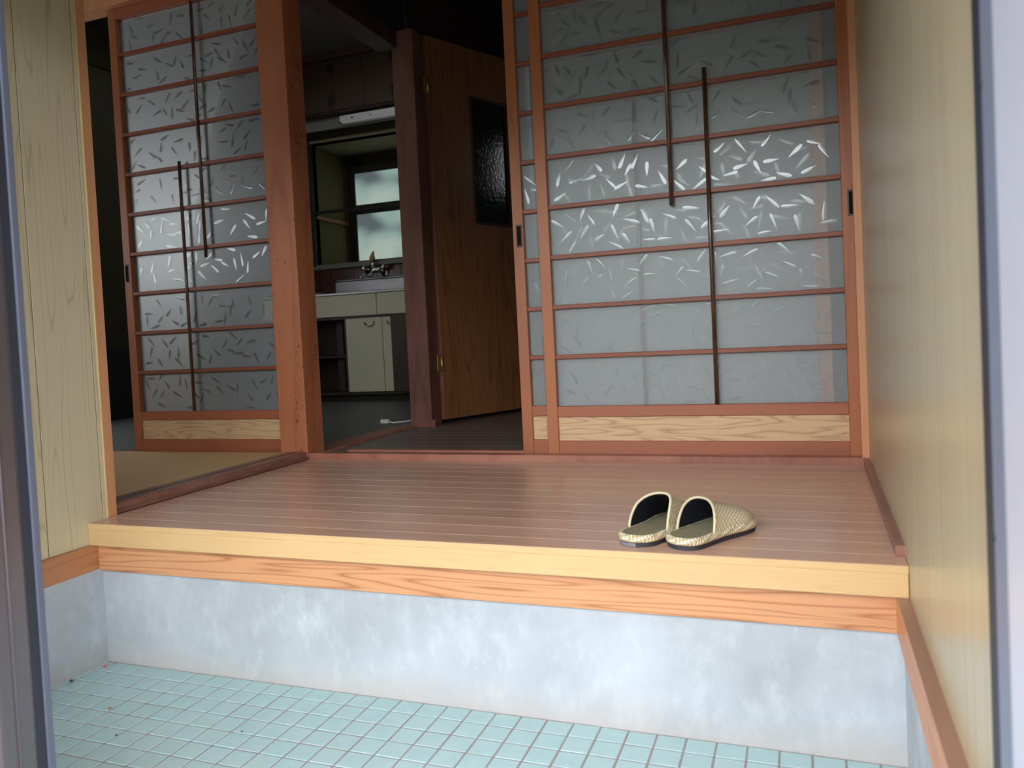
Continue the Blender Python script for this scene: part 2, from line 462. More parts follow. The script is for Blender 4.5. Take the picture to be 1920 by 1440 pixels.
# ================================================================== STRUCTURE
# tiled entrance floor
fl = empty('floor', (-1.0, -1.45, ZF)); tag(fl, 'pale mint mosaic tile floor of the sunken entrance', kind='structure')
box('bed', m_grout, -2.12, 0.10, -1.99, -1.10, ZF - 0.06, ZF - 0.0012, fl, bev=0)
P_ = 0.0605
tile_me = box_mesh('tile', P_ - 0.0034, P_ - 0.0034, 0.006, 0.0014, 1); tile_me.materials.append(m_tile)
Y1 = -1.1745                     # first full joint in front of the riser
gx0 = -1.513 - 9 * P_
xs = [gx0 + k * P_ for k in range(35)]
cut_me = box_mesh('tile', P_ - 0.0034, 0.054, 0.006, 0.0012, 1); cut_me.materials.append(m_tile)
nt_ = 0
hidden = []
for r in range(-1, 13):
    for x in xs:
        cx = x + P_ / 2
        if cx < -2.04 or cx > 0.0: continue
        me = tile_me; cy = Y1 - P_ * (r + 0.5)
        if r == -1: me = cut_me; cy = Y1 + 0.0288
        # tiles the photograph shows are objects of their own
        vis = r <= 7 and (cy > -1.70 - 0.262 * (cx + 2.02)) and cx > -2.06
        if vis and nt_ < 298:
            o = bpy.data.objects.new('tile', me); COL.objects.link(o); o.parent = fl
            o.location = Vector((cx, cy, ZF - 0.003 + random.uniform(-0.0004, 0.0004))) - wloc(fl)
            o.rotation_euler = (random.uniform(-0.006, 0.006), random.uniform(-0.006, 0.006), random.uniform(-0.004, 0.004))
            nt_ += 1
        else: hidden.append((cx, cy))
bm = bmesh.new()
for cx, cy in hidden:
    g = bmesh.ops.create_cube(bm, size=1.0, matrix=Matrix.Translation((cx, cy, ZF - 0.003)) @ Matrix.Diagonal((P_ - 0.003, P_ - 0.003, 0.006, 1)))
for v_ in bm.verts: v_.co -= wloc(fl)
o = bm_obj('tiles_by_the_door', bm, m_tile, fl); tag(o, kind='stuff')

# concrete plinths: riser under the deck and both side walls
rz = box('wall_riser', m_conc, -2.05, 0.03, -1.115, -0.98, ZF - 0.02, -0.130, bev=0)
tag(rz, 'grey trowelled concrete riser under the wooden entry step', kind='structure')
o = box('wall_plinth', m_conc, -2.14, -2.006, -1.99, -1.10, ZF - 0.02, -0.130, bev=0)
tag(o, 'grey concrete plinth under the left plank wall', kind='structure')
o = poly_prism('wall_plinth', m_conc, [(xr(-1.1) - 0.010, -1.10), (xr(-1.99) - 0.010, -1.99), (0.12, -1.99), (0.12, -1.10)], ZF - 0.02, -0.130)
tag(o, 'grey concrete plinth under the right wall', kind='structure')

# orange pine boards above the concrete
o = box('trim_1', m_base, XW + 0.010, xr(-1.12) - 0.018, -1.124, -1.08, -0.1355, -0.0615, bev=0.0012)
tag(o, 'orange pine board with strong grain between amber step edge and concrete riser', kind='structure')
o = box('baseboard_left', m_basey, XW - 0.02, XW + 0.012, -1.99, -1.08, -0.136, -0.0605, bev=0.0015)
tag(o, 'orange wooden baseboard at the foot of the left plank wall', kind='structure')
o = poly_prism('baseboard_right', m_basey, [(xr(-1.10) - 0.022, -1.10), (xr(-1.99) - 0.022, -1.99), (0.06, -1.99), (0.06, -1.10)], -0.136, -0.0605)
tag(o, 'orange wooden baseboard at the foot of the right wall, dusty on top', kind='structure')

# deck: joists, floorboards, amber nosing
dk = empty('floor_deck', (-1.0, -0.6, 0.0)); tag(dk, 'rosy brown laminate floorboards of the raised entry', kind='structure')
box('underlay', m_deckgap, XW - 0.02, 0.03, -1.135, YB, -0.06, -0.0022, dk, bev=0)
ys = [-1.1428, -1.075] + [-1.075 + 0.0882 * k for k in range(1, 11)] + [-0.1045, YB + 0.001]
for a, c_ in zip(ys, ys[1:]):
    box('floorboard', m_deck, XW + 0.0005, xr(a) - 0.0005, a + 0.0006, c_ - 0.0006, -0.014, 0.0, dk, bev=0.0005)
o = box('trim_2', m_beam, XW + 0.001, xr(YS) - 0.001, YS - 0.001, YS + 0.045, -0.0610, -0.0142, bev=0.0015)
tag(o, 'thick amber yellow edge beam of the entry step', kind='structure')
# thin edge strip of the nosing carried up beside the first board
o = box('trim_3', m_beam, XW + 0.001, xr(YS) - 0.001, YS - 0.0012, YS + 0.0002, -0.0142, -0.0006, bev=0)
tag(o, 'amber veneer lip over the front edge of the floorboards', kind='structure')

# right wall: boards with shallow joints
wr = empty('wall_right', (0.0, -0.9, 0.0)); tag(wr, 'greyish straw coloured plank wall on the right', kind='structure')
poly_prism('backing', m_groove, [(xr(0.2) + 0.0035, 0.2), (xr(-1.99) + 0.0035, -1.99), (0.14, -1.99), (0.14, 0.2)], -0.0605, 2.3, wr)
yj = [-1.99, -1.966, -1.791] + [-1.616 + 0.175 * k for k in range(0, 11)]
for a, c_ in zip(yj, yj[1:]):
    z0 = -0.0605
    a2, c2 = a + 0.0005, c_ - 0.0005
    poly_prism('plank', m_wallR, [(xr(a2), a2), (xr(c2), c2), (xr(c2) + 0.004, c2), (xr(a2) + 0.004, a2)], z0, 2.3, wr)
o = poly_prism('baseboard_right', m_threshy, [(xr(-1.085) - 0.017, -1.085), (xr(-0.06) - 0.017, -0.06), (xr(-0.06), -0.06), (xr(-1.085), -1.085)], 0.0, 0.022)
tag(o, 'narrow reddish brown strip along the foot of the right wall above the deck', kind='structure')
o = box('trim_4', m_trimo, -0.0115, 0.012, -0.058, -0.014, 0.012, 2.0, bev=0.001)
tag(o, 'thin pale orange vertical strip in the back right corner', kind='structure')

# left wall planks
wl = empty('wall_left', (XW, -1.5, 0.0)); tag(wl, 'straw coloured plank wall with brown joints on the left', kind='structure')
box('backing', m_groove, -2.14, XW - 0.0030, -1.99, -1.075, -0.0605, 2.3, wl, bev=0)
yj = [-1.99, -1.807, -1.628, -1.448, -1.268, -1.0900, -1.0755]
for a, c_ in zip(yj, yj[1:]):
    box('plank', m_wallL, XW - 0.0032, XW, a + 0.0015, c_ - 0.0015, -0.0605, 2.3, wl, bev=0.0004)
o = box('trim_5', m_trimo, -2.14, XW + 0.001, -1.0745, -1.041, 0.0, 2.3, bev=0.001)
tag(o, 'pale orange end post closing the left plank wall', kind='structure')
box('edge_bead', m_trimedge, -2.03, XW + 0.0022, -1.0765, -1.0715, 0.0, 2.3, o, bev=0.0005)
box('sheathing', m_plaster, -2.16, -2.141, -1.99, -1.041, -0.4, 2.3, wl, bev=0)

# thresholds
th = empty('trim_6', (-1.0, 0.0, 0.0)); tag(th, 'reddish wooden threshold with grooves under the back sliding doors', kind='structure')
box('sill_lip', m_thresh, XL + 0.002, 0.012, YB, -0.018, -0.02, 0.024, th, bev=0.002)
box('groove_floor', m_thresh, -3.9, 0.012, -0.018, 0.075, -0.02, 0.009, th, bev=0)
box('groove_rib', m_thresh, XL + 0.1, 0.012, 0.0205, 0.0265, 0.009, 0.016, th, bev=0.001)
box('inner_lip', m_thresh, XL + 0.1, 0.012, 0.075, 0.105, -0.02, 0.018, th, bev=0.002)
box('left_lip', m_thresh, -3.9, -2.172, -0.012, 0.020, -0.02, 0.014, th, bev=0.002)
tl_ = empty('trim_7', (XL, -0.55, 0.0)); tag(tl_, 'worn dark threshold running between deck and mat floor', kind='structure')
box('sill_board', m_threshy, XL - 0.095, XL, -1.041, YB, -0.02, 0.029, tl_, bev=0.004)
box('toe_strip', m_threshy, XL, XL + 0.008, -1.041, YB, 0.0, 0.010, tl_, bev=0.002)
box('groove_line', m_black, XL - 0.052, XL - 0.046, -1.041, YB - 0.001, 0.0285, 0.0294, tl_, bev=0)

# mat floor of the left room and the shell around it
RX = -5.8
o = box('floor_mat', m_mat, RX, XL - 0.095, -2.0, -0.012, -0.05, 0.018, bev=0.003)
tag(o, 'tan woven mat floor of the left room', kind='structure')
o = box('wall_room', m_yplast, RX - 0.1, RX, -2.1, 0.06, -0.1, 2.5, bev=0); tag(o, 'sand plaster wall of the left room', kind='structure')
o = box('wall_room', m_yplast, RX, -2.16, -2.1, -2.0, -0.1, 0.90, bev=0); tag(o, 'sand plaster wall under the garden window of the left room', kind='structure')
o = box('wall_room', m_yplast, RX, -2.16, -2.1, -2.0, 1.62, 2.5, bev=0); tag(o, 'sand plaster wall above the garden window of the left room', kind='structure')
o = box('wall_room', m_yplast, -3.35, -2.16, -2.1, -2.0, 0.90, 1.62, bev=0); tag(o, 'sand plaster wall beside the garden window of the left room', kind='structure')
o = box('wall_room', m_yplast, RX, -5.35, -2.1, -2.0, 0.90, 1.62, bev=0); tag(o, 'sand plaster wall at the far side of the garden window', kind='structure')
w4 = empty('window_4', (-4.35, -2.04, 0.90)); tag(w4, 'frosted garden window of the left room', kind='structure')
for a in (-5.35, -4.37, -3.39): box('window_frame', m_stile, a, a + 0.04, -2.06, -2.02, 0.90, 1.62, w4)
for a in (0.90, 1.58): box('window_frame', m_stile, -5.31, -3.39, -2.06, -2.02, a, a + 0.04, w4)
box('glass_pane', m_lit3, -5.31, -4.37, -2.045, -2.040, 0.94, 1.58, w4, bev=0)
box('glass_pane', m_lit3, -4.33, -3.39, -2.045, -2.040, 0.94, 1.58, w4, bev=0)
o = box('wall_room', m_yplast, RX, -2.17, 0.0, 0.06, 2.045, 2.5, bev=0); tag(o, 'sand plaster wall strip above the left sliding door', kind='structure')
o = box('wall_room', m_yplast, -2.12, -2.06, -1.04, -0.06, 2.0, 2.5, bev=0); tag(o, 'sand plaster above the left opening', kind='structure')
o = box('trim_8', m_trimo, -4.3, -2.17, -0.015, 0.075, 1.995, 2.047, bev=0.002); tag(o, 'orange wooden head rail above the left sliding door', kind='structure')
o = box('trim_9', m_rail, XL - 0.1, XL, -1.041, YB, 1.92, 2.0, bev=0.002); tag(o, 'wooden head rail of the left opening', kind='structure')
o = box('ceiling_room', m_darkw, RX, -2.16, -2.1, 0.06, 2.5, 2.6, bev=0); tag(o, 'ceiling of the left room', kind='structure')
o = box('wall_room', m_kwall, RX, -3.85, 0.0, 0.085, -0.05, 1.995, bev=0)
tag(o, 'plain wall left of the sliding door gap', kind='structure')

# entrance ceiling, wall over the back doors
o = box('ceiling', m_darkw, -2.16, 0.14, -1.99, 0.06, ZH, ZH + 0.08, bev=0); tag(o, 'board ceiling of the entrance', kind='structure')
o = box('trim_10', m_rail, -2.04, 0.012, -0.055, 0.075, 1.995, 2.045, bev=0.002); tag(o, 'wooden head rail over the right sliding doors', kind='structure')
o = box('wall_back', m_yplast, -2.04, 0.012, -0.02, 0.05, 2.045, 2.5, bev=0); tag(o, 'plaster above the back sliding doors', kind='structure')

# big corner post
post = box('trim_11', m_post, -2.168, XL + 0.001, YB, 0.060, -0.02, 2.12, bev=0.003, seg=2)
tag(post, 'weathered red cedar corner post, pitted near its foot', kind='structure')

# ------------------------------------------------------------------ sliding glazed doors
def leaves_bm(w, h, n):
    bm = bmesh.new()
    cells = []
    k = 0; tries = 0
    while k < n and tries < n * 30:
        tries += 1
        x = random.uniform(0.0, w); z = random.uniform(0.0, h)
        if any((x - a) ** 2 + (z - b_) ** 2 < 0.036 ** 2 for a, b_ in cells): continue
        L = random.uniform(0.046, 0.066); wd = random.uniform(0.0052, 0.0070)
        a = random.uniform(0, 2 * math.pi)
        ca, sa = math.cos(a), math.sin(a)
        out = [(-0.5, 0), (-0.1, 0.7), (0.22, 1.0), (0.42, 0.72), (0.5, 0), (0.42, -0.72), (0.22, -1.0), (-0.1, -0.7)]
        P = [(x + ca * q[0] * L - sa * q[1] * wd, z + sa * q[0] * L + ca * q[1] * wd) for q in out]
        if any(px < 0.001 or px > w - 0.001 or pz < 0.0005 or pz > h - 0.0005 for px, pz in P): continue
        cells.append((x, z)); k += 1
        vs = [bm.verts.new((px - w / 2, 0, pz - h / 2)) for px, pz in P]
        hgt = 0.00012
        r1 = bm.verts.new((x + ca * 0.30 * L - w / 2, -hgt, z + sa * 0.30 * L - h / 2))
        r2 = bm.verts.new((x - ca * 0.15 * L - w / 2, -hgt * 0.8, z - sa * 0.15 * L - h / 2))
        v = vs
        for f in ((v[0], v[1], r2), (v[1], v[2], r1, r2), (v[2], v[3], r1), (v[3], v[4], r1), (v[4], v[5], r1),
                  (v[5], v[6], r1), (v[6], v[7], r2, r1), (v[7], v[0], r2)):
            bm.faces.new(f)
    bmesh.ops.recalc_face_normals(bm, faces=bm.faces[:])
    bm.normal_update()
    for f in bm.faces:
        if f.normal.y > 0: f.normal_flip()
    return bm

def sliding_door(name, x0, x1, yf, z0s, sp, label, rodA, rodB, pull_x, pull_side, glass_back=0.019):
    """Glazed sliding door: stiles, rails, bars, panes with cut leaves, two rods, finger pull."""
    d = empty(name, ((x0 + x1) / 2, yf + 0.015, 0.010)); tag(d, label, kind='structure')
    sw = 0.041; T = 0.030; zt = 1.992; zb = 0.012
    for a in (x0, x1 - sw): box('stile', m_stile, a, a + sw, yf, yf + T, zb, zt, d, bev=0.0018)
    xa, xb = x0 + sw, x1 - sw
    box('bottom_rail', m_rail, xa, xb, yf + 0.001, yf + T, zb, 0.068, d, bev=0.0015)
    box('middle_rail', m_rail, xa, xb, yf + 0.001, yf + T, 0.154, z0s, d, bev=0.0015)
    box('top_rail', m_rail, xa, xb, yf + 0.001, yf + T, 1.948, zt, d, bev=0.0015)
    box('kick_panel', m_panel, xa, xb, yf + 0.010, yf + 0.018, 0.067, 0.155, d, bev=0)
    zs = [z0s + sp * k for k in range(0, 10)] + [1.948]
    for k in range(1, 10):
        box('glazing_bar', m_bar, xa, xb, yf + 0.003, yf + T - 0.003, zs[k] - 0.0075, zs[k] + 0.0075, d, bev=0.0012)
    for k in range(10):
        lo = zs[k] + (0.0075 if k else 0.0); hi = zs[k + 1] - (0.0075 if k < 9 else 0.0)
        g = box('glass_pane', m_glass, xa, xb, yf + glass_back, yf + glass_back + 0.002, lo, hi, d, bev=0)
        w, h = xb - xa, hi - lo
        lm = leaves_bm(w, h, int(w * h * 205))
        l = bm_obj('etched_leaf', lm, m_leaf, g, (0, -0.0016, 0)); l['kind'] = 'stuff'
    for xr_, za, zb_ in (rodA, rodB):
        tube('rod', m_rod, [(xr_, yf + 0.0005, za), (xr_, yf + 0.0005, zb_)], 0.0072, d, seg=12)
    if pull_x is not None:
        fr = box('finger_pull', m_pullr, pull_x - 0.0115, pull_x + 0.0115, yf - 0.0015, yf + 0.0005, 0.778, 0.860, d, bev=0.0008)
        box('recess', m_pull, pull_x - 0.0075, pull_x + 0.0075, yf - 0.0022, yf - 0.0010, 0.784, 0.854, fr, bev=0.0005)
    return d

m_rod, nt, b = new_mat('lacquered_rod')
v, _ = coords(nt, (60, 60, 14)); a1 = noise(nt, v, 1, 4, 0.6)
nt.links.new(ramp(nt, a1, [(0.35, srgb(56, 34, 26)), (0.6, srgb(98, 66, 48)), (0.75, srgb(132, 104, 84))]), b.inputs['Base Color'])
setp(b, rough=0.28, spec=0.6, coat=0.5, coat_r=0.15)

sliding_door('door_1', -1.0433, -0.0015, -0.012, 0.192, 0.1783,
             'front sliding glazed door on the right with red wood bars and frosted leaf glass', (-0.568, 1.948, 0.868), (-0.445, 1.307, 0.192), -0.014, 1)
sliding_door('door_2', -1.153, -0.083, 0.0275, 0.192, 0.1783,
             'rear sliding glazed door showing only its left edge behind the front one', (-0.567, 1.948, 0.868), (-0.690, 1.307, 0.192), -1.129, -1)
sliding_door('door_3', -3.022, -2.172, 0.024, 0.192, 0.1778,
             'left sliding glazed door standing half open above the mat floor', (-2.557, 1.948, 0.856), (-2.671, 1.282, 0.192), -3.003, -1, glass_back=0.026)

# ================================================================== HALL AND KITCHEN
hf = empty('floor_hall', (-1.0, 1.0, 0)); tag(hf, 'dark worn floorboards of the hall behind the sliding doors', kind='structure')
box('subfloor', m_black, -2.04, 0.05, 0.105, 3.1, -0.06, -0.003, hf, bev=0)
y = 0.105
while y < 2.0:
    box('floorboard', m_hall, -2.04, 0.05, y + 0.0006, y + 0.0994, -0.003, 0.0035, hf, bev=0.0006); y += 0.1
o = box('floor_board_far', m_hall, -2.04, 0.05, 2.006, 3.1, -0.003, 0.0035, hf, bev=0)
o.name = 'far_boards'
o = box('wall_hall', m_darkw, 0.012, 0.12, 0.08, 3.1, -0.05, 2.5, bev=0); tag(o, 'dark right wall of the hall', kind='structure')  # hall shade put into dark wall colours, behind the frosted glass
o = box('wall_hall', m_darkw, -2.04, 0.05, 3.1, 3.2, -0.05, 2.5, bev=0); tag(o, 'dark end wall of the hall', kind='structure')
o = box('wall_hall', m_darkw, -2.14, -2.05, 1.06, 3.2, -0.05, 2.5, bev=0); tag(o, 'dark wall between hall and kitchen behind the open door', kind='structure')
o = box('wall_hall', m_black, -2.14, -2.06, 0.06, 1.06, 2.03, 3.1, bev=0); tag(o, 'wall above the kitchen opening, hall shade put in as black', kind='structure')  # this wall and the ceiling: shade of the unlit hall painted black
o = box('ceiling_hall', m_black, -2.06, 0.12, 0.05, 3.2, 2.5, 2.6, bev=0); tag(o, 'ceiling of the hall, its shade put in as black', kind='structure')
o = box('trim_12', m_darkw, -2.16, -2.045, 0.06, 0.935, 1.945, 2.03, bev=0.002); tag(o, 'dark lintel over the kitchen opening', kind='structure')
o = box('trim_13', m_dpost, -2.078, -1.957, 0.93, 1.05, -0.02, 2.03, bev=0.003); tag(o, 'mauve brown door post at the far side of the kitchen opening', kind='structure')
box('door_stop', m_dpost, -1.957, -1.937, 0.925, 0.945, 0.0, 0.040, o, bev=0.001)
o = box('trim_14', m_thresh, -2.175, -2.045, 0.062, 0.93, -0.02, 0.012, bev=0.002); tag(o, 'worn wooden sill across the kitchen opening', kind='structure')

# hinged brown door folded back along the hall
ANG = math.atan2(0.918, 0.397)
lf = empty('door_4', (-1.955, 1.055, 0.028), ANG - math.radians(0)); tag(lf, 'brown plywood hinged door with a dark textured pane, folded back', kind='structure')
LW, LT, LZ = 0.76, 0.034, 2.0
wx0, wx1, wz0, wz1 = 0.30, 0.60, 1.045, 1.74
def lb(nm, m, x0, x1, y0, y1, z0, z1, par=lf, bev=0.001): return box(nm, m, x0, x1, y0, y1, z0, z1, par, bev=bev, local=True)
# door leaf cut around its pane (four joined boards forming one skin)
bm = bmesh.new()
for (a, b_, c_, d_) in ((0, wx0, 0, LZ), (wx1, LW, 0, LZ), (wx0, wx1, 0, wz0), (wx0, wx1, wz1, LZ)):
    bmesh.ops.create_cube(bm, size=1.0, matrix=Matrix.Translation(((a + b_) / 2, 0, (c_ + d_) / 2)) @ Matrix.Diagonal((b_ - a, LT, d_ - c_, 1)))
bmesh.ops.remove_doubles(bm, verts=bm.verts, dist=1e-5)
bm_obj('leaf', bm, m_door, lf)
lb('edge_band', m_dpost, -0.003, 0.001, -LT / 2 - 0.001, LT / 2 + 0.001, 0, LZ)
fb_ = 0.014
lb('bead', m_darkw, wx0 - 0.002, wx0 + fb_, -LT / 2 - 0.004, LT / 2 + 0.004, wz0, wz1)
lb('bead', m_darkw, wx1 - fb_, wx1 + 0.002, -LT / 2 - 0.004, LT / 2 + 0.004, wz0, wz1)
lb('bead', m_darkw, wx0, wx1, -LT / 2 - 0.004, LT / 2 + 0.004, wz0 - 0.002, wz0 + fb_)
lb('bead', m_darkw, wx0, wx1, -LT / 2 - 0.004, LT / 2 + 0.004, wz1 - fb_, wz1 + 0.002)
lb('glass_pane', m_pane, wx0, wx1, -0.003, 0.003, wz0, wz1, bev=0)
for hz in (0.255, 1.70):
    h = lb('hinge', m_brass, -0.034, -0.002, -LT / 2 - 0.004, -LT / 2 - 0.002, hz, hz + 0.085, bev=0.0005)
    tube('hinge_pin', m_brass, [(0.014, -0.003, -0.0425), (0.014, -0.003, 0.0425)], 0.0045, h, 8, local=True)

# kitchen shell
kf = box('floor_kitchen', m_vinyl, -4.7, -2.175, 0.10, 3.7, -0.06, 0.004, bev=0); tag(kf, 'grey vinyl floor of the kitchen', kind='structure')
KX, KY, KZ = -4.6, 3.0, 2.72
kw = box('wall_kitchen', m_kwall, KX - 0.1, KX, 0.0, 3.9, 0.50, KZ, bev=0); tag(kw, 'dim olive left wall of the kitchen', kind='structure')
o = box('wall_kitchen', m_dado, KX - 0.1, KX + 0.004, 0.0, 3.9, -0.05, 0.50, bev=0); tag(o, 'dark green dado along the left wall of the kitchen', kind='structure')
o = box('ceiling_kitchen', m_kceil, -4.7, -2.05, 0.05, 3.9, KZ, KZ + 0.1, bev=0); tag(o, 'grey ceiling of the kitchen', kind='structure')
o = box('trim_15', m_cup, KX, KX + 0.02, 0.1, 2.4, 2.42, 2.47, bev=0.001); tag(o, 'dark picture rail on the left wall of the kitchen', kind='structure')
bx0, bx1, bz0, bz1, by1 = -3.95, -2.4, 1.10, 2.12, 3.56    # bay window box
o = box('wall_kitchen', m_kwall, KX, bx0, KY, KY + 0.08, -0.05, KZ, bev=0); tag(o, 'kitchen back wall left of the bay window', kind='structure')
o = box('wall_kitchen', m_kwall, bx0, -2.14, KY, KY + 0.08, -0.05, bz0 - 0.03, bev=0); tag(o, 'kitchen back wall behind the sink unit', kind='structure')
o = box('wall_kitchen', m_kwall, bx0, -2.14, KY, KY + 0.08, bz1, KZ, bev=0); tag(o, 'kitchen back wall above the bay window', kind='structure')
o = box('wall_kitchen', m_kwall, bx1, -2.14, KY, KY + 0.08, bz0, bz1, bev=0); tag(o, 'kitchen back wall right of the bay window', kind='structure')
# splashback tiles
sb_ = empty('wall_tile', (-3.2, KY, 0.9)); tag(sb_, 'dark red brown tiled splashback between sink and sill', kind='structure')
box('bed', m_grout_d, -4.4, -2.2, KY - 0.006, KY, 0.83, bz0 - 0.035, sb_, bev=0)
tm = box_mesh('tile', 0.106, 0.005, 0.106, 0.001); tm.materials.append(m_redtile)
for r in range(2):
    for k in range(19):
        o = bpy.data.objects.new('tile', tm); COL.objects.link(o); o.parent = sb_
        o.location = Vector((-4.3 + 0.109 * k, KY - 0.0075, 0.900 + 0.109 * r)) - wloc(sb_)

bw = empty('window_1', (-3.2, KY, bz0)); tag(bw, 'kitchen bay window with frosted daylit panes in dark frames', kind='structure')
box('window_sill', m_sill, bx0 - 0.03, bx1, KY - 0.03, by1, bz0 - 0.03, bz0 + 0.012, bw, bev=0.003)
box('cheek', m_olive, bx0 - 0.02, bx0, KY, by1, bz0, bz1, bw, bev=0)
box('cheek', m_olive, bx1, bx1 + 0.02, KY, by1, bz0, bz1, bw, bev=0)
box('bay_ceiling', m_beige, bx0, bx1, KY - 0.03, by1, bz1, bz1 + 0.02, bw, bev=0)
box('back_board', m_black, bx0, bx1, by1 + 0.02, by1 + 0.04, bz0, bz1, bw, bev=0)
box('post_strip', m_black, bx0 - 0.05, bx0 + 0.012, KY - 0.035, KY + 0.01, bz0, bz1 + 0.02, bw)
box('post_strip', m_darkw, bx0 + 0.001, bx0 + 0.035, by1 - 0.05, by1 - 0.005, bz0, bz1, bw)
box('shelf_rail', m_black, bx0, bx1, KY - 0.010, KY + 0.012, 1.535, 1.560, bw)
box('shelf_bracket', m_stile, bx0 + 0.001, bx0 + 0.025, KY + 0.02, by1 - 0.06, 1.500, 1.530, bw)
fy0, fy1 = by1 - 0.035, by1 + 0.005
gz = [(1.18, 1.592), (1.672, 1.956)]
wf_ = box('window_frame', m_black, bx0 + 0.035, -3.855, fy0, fy1, bz0 + 0.012, bz1, bw)
box('window_frame', m_black, -3.855, bx1, fy0, fy1, bz0 + 0.012, 1.18, bw)
box('window_frame', m_black, -3.855, bx1, fy0 - 0.01, fy1, 1.592, 1.672, bw)
box('window_frame', m_black, -3.855, bx1, fy0, fy1, 1.956, bz1, bw)
box('window_frame', m_black, -3.15, -3.11, fy0, fy1, 1.18, 1.956, bw)
for a, c_ in gz: 
    box('glass_pane', m_lit, -3.855, -3.15, fy0 + 0.02, fy0 + 0.026, a, c_, bw, bev=0)
    box('glass_pane', m_lit, -3.11, bx1, fy0 + 0.02, fy0 + 0.026, a, c_, bw, bev=0)

# small high window at the right of the hall, mirrored in the door pane
w2 = empty('window_2', (0.0, 2.38, 1.62)); tag(w2, 'small bright frosted window in the right wall of the hall', kind='structure')
box('window_frame', m_darkw, -0.012, 0.012, 2.27, 2.49, 1.58, 2.02, w2)
box('glass_pane', m_lit2, -0.016, -0.0115, 2.31, 2.45, 1.62, 1.98, w2, bev=0)

w3 = empty('kitchen_fill_light', (KX, 0.6, 0.52)); tag(w3, 'added fill light shaped as a frosted window in the left wall of the kitchen', kind='structure')  # unseen glowing window added to brighten the cupboard fronts
box('window_frame', m_darkw, KX, KX + 0.03, 0.20, 1.10, 0.52, 1.30, w3)
box('glass_pane', m_lit2, KX + 0.03, KX + 0.034, 0.26, 1.04, 0.58, 1.24, w3, bev=0)

# sink unit
CY = 2.50
sc_ = empty('sink_cabinet', (-3.2, CY + 0.25, 0.004)); tag(sc_, 'cream sink base unit with one bay open and dark', 'cabinet')
x0c, x1c = -4.15, -2.30
box('side_panel', m_cup, x0c, x0c + 0.018, CY + 0.02, KY - 0.012, 0.07, 0.815, sc_)
box('side_panel', m_cup, x1c - 0.018, x1c, CY + 0.02, KY - 0.012, 0.07, 0.815, sc_)
box('divider', m_cup, -3.425, -3.405, CY + 0.02, KY - 0.012, 0.075, 0.65, sc_)
box('divider', m_cup, -2.790, -2.770, CY + 0.02, KY - 0.012, 0.075, 0.65, sc_)
box('back_panel', m_cup, x0c, x1c, KY - 0.025, KY - 0.012, 0.07, 0.815, sc_)
box('bottom_panel', m_cup, x0c, x1c, CY + 0.02, KY - 0.012, 0.055, 0.075, sc_)
box('plinth', m_black, x0c + 0.02, x1c - 0.02, CY + 0.07, KY - 0.02, 0.004, 0.055, sc_)
box('front_rail', m_darkw, x0c, x1c, CY + 0.015, CY + 0.035, 0.632, 0.652, sc_)
box('front_panel', m_cream, x0c, -3.124, CY, CY + 0.018, 0.654, 0.816, sc_, bev=0.002)
box('front_panel', m_cream, -3.120, x1c, CY, CY + 0.018, 0.654, 0.816, sc_, bev=0.002)
def pull(par, cx, cz):
    pts = []
    for i in range(9):
        t = -1 + 2 * i / 8
        pts.append((cx + 0.042 * t, CY - 0.006 - 0.016 * (1 - t * t), cz - 0.030 * (1 - t * t)))
    tube('handle', m_chrome, pts, [0.0035, 0.006, 0.007, 0.0075, 0.008, 0.0075, 0.007, 0.006, 0.0035], par, 8)
d1 = box('door', m_cream, -3.396, -3.086, CY, CY + 0.018, 0.079, 0.634, sc_, bev=0.002)
pull(d1, -3.190, 0.605)
d2 = box('door', m_cream, -3.082, -2.775, CY, CY + 0.018, 0.079, 0.634, sc_, bev=0.002)
pull(d2, -3.000, 0.605)
d3 = box('door', m_cup, -2.985, -2.680, CY - 0.052, CY - 0.036, 0.079, 0.640, sc_, bev=0.001)
d3['label'] = 'opened door leaf showing its brown inner face'
box('shelf', m_darkw, x0c + 0.02, -3.425, CY + 0.10, KY - 0.03, 0.34, 0.355, sc_)
box('waste_pipe', m_darkw, -3.62, -3.56, 2.72, 2.78, 0.075, 0.65, sc_)
# steel top with bowl rim and upstand
st_ = empty('kitchen_sink', (-3.2, 2.75, 0.817)); tag(st_, 'stainless steel sink top with raised back edge', 'sink')
box('worktop', m_steel, x0c, x1c, CY - 0.012, KY - 0.004, 0.8165, 0.836, st_, bev=0.004, seg=2)
box('upstand', m_steel, -3.745, x1c, KY - 0.055, KY - 0.012, 0.836, 0.955, st_, bev=0.004)
box('upstand_lip', m_steel, -3.72, x1c, KY - 0.07, KY - 0.010, 0.955, 0.968, st_, bev=0.004)
bm = bmesh.new()
for (a, b_, c_, d_) in ((-3.60, -2.95, 2.60, 2.62), (-3.60, -2.95, 2.88, 2.90), (-3.62, -3.60, 2.60, 2.90), (-2.95, -2.93, 2.60, 2.90)):
    bmesh.ops.create_cube(bm, size=1.0, matrix=Matrix.Translation(((a + b_) / 2 + 3.2, (c_ + d_) / 2 - 2.75, 0.0225)) @ Matrix.Diagonal((b_ - a, d_ - c_, 0.008, 1)))
bm_obj('bowl_rim', bm, m_steel, st_)
tray = empty('tray', (-3.77, 2.62, 0.8365)); tag(tray, 'white shallow tray at the left end of the steel sink top', 'tray')
box('base', m_white, -3.93, -3.70, 2.53, 2.74, 0.8365, 0.8435, tray, bev=0.002)
for a in ((-3.93, -3.70, 2.53, 2.54), (-3.93, -3.70, 2.73, 2.74), (-3.93, -3.92, 2.54, 2.73), (-3.71, -3.70, 2.54, 2.73)):
    box('rim', m_white, *a, 0.8435, 0.856, tray, bev=0.002)
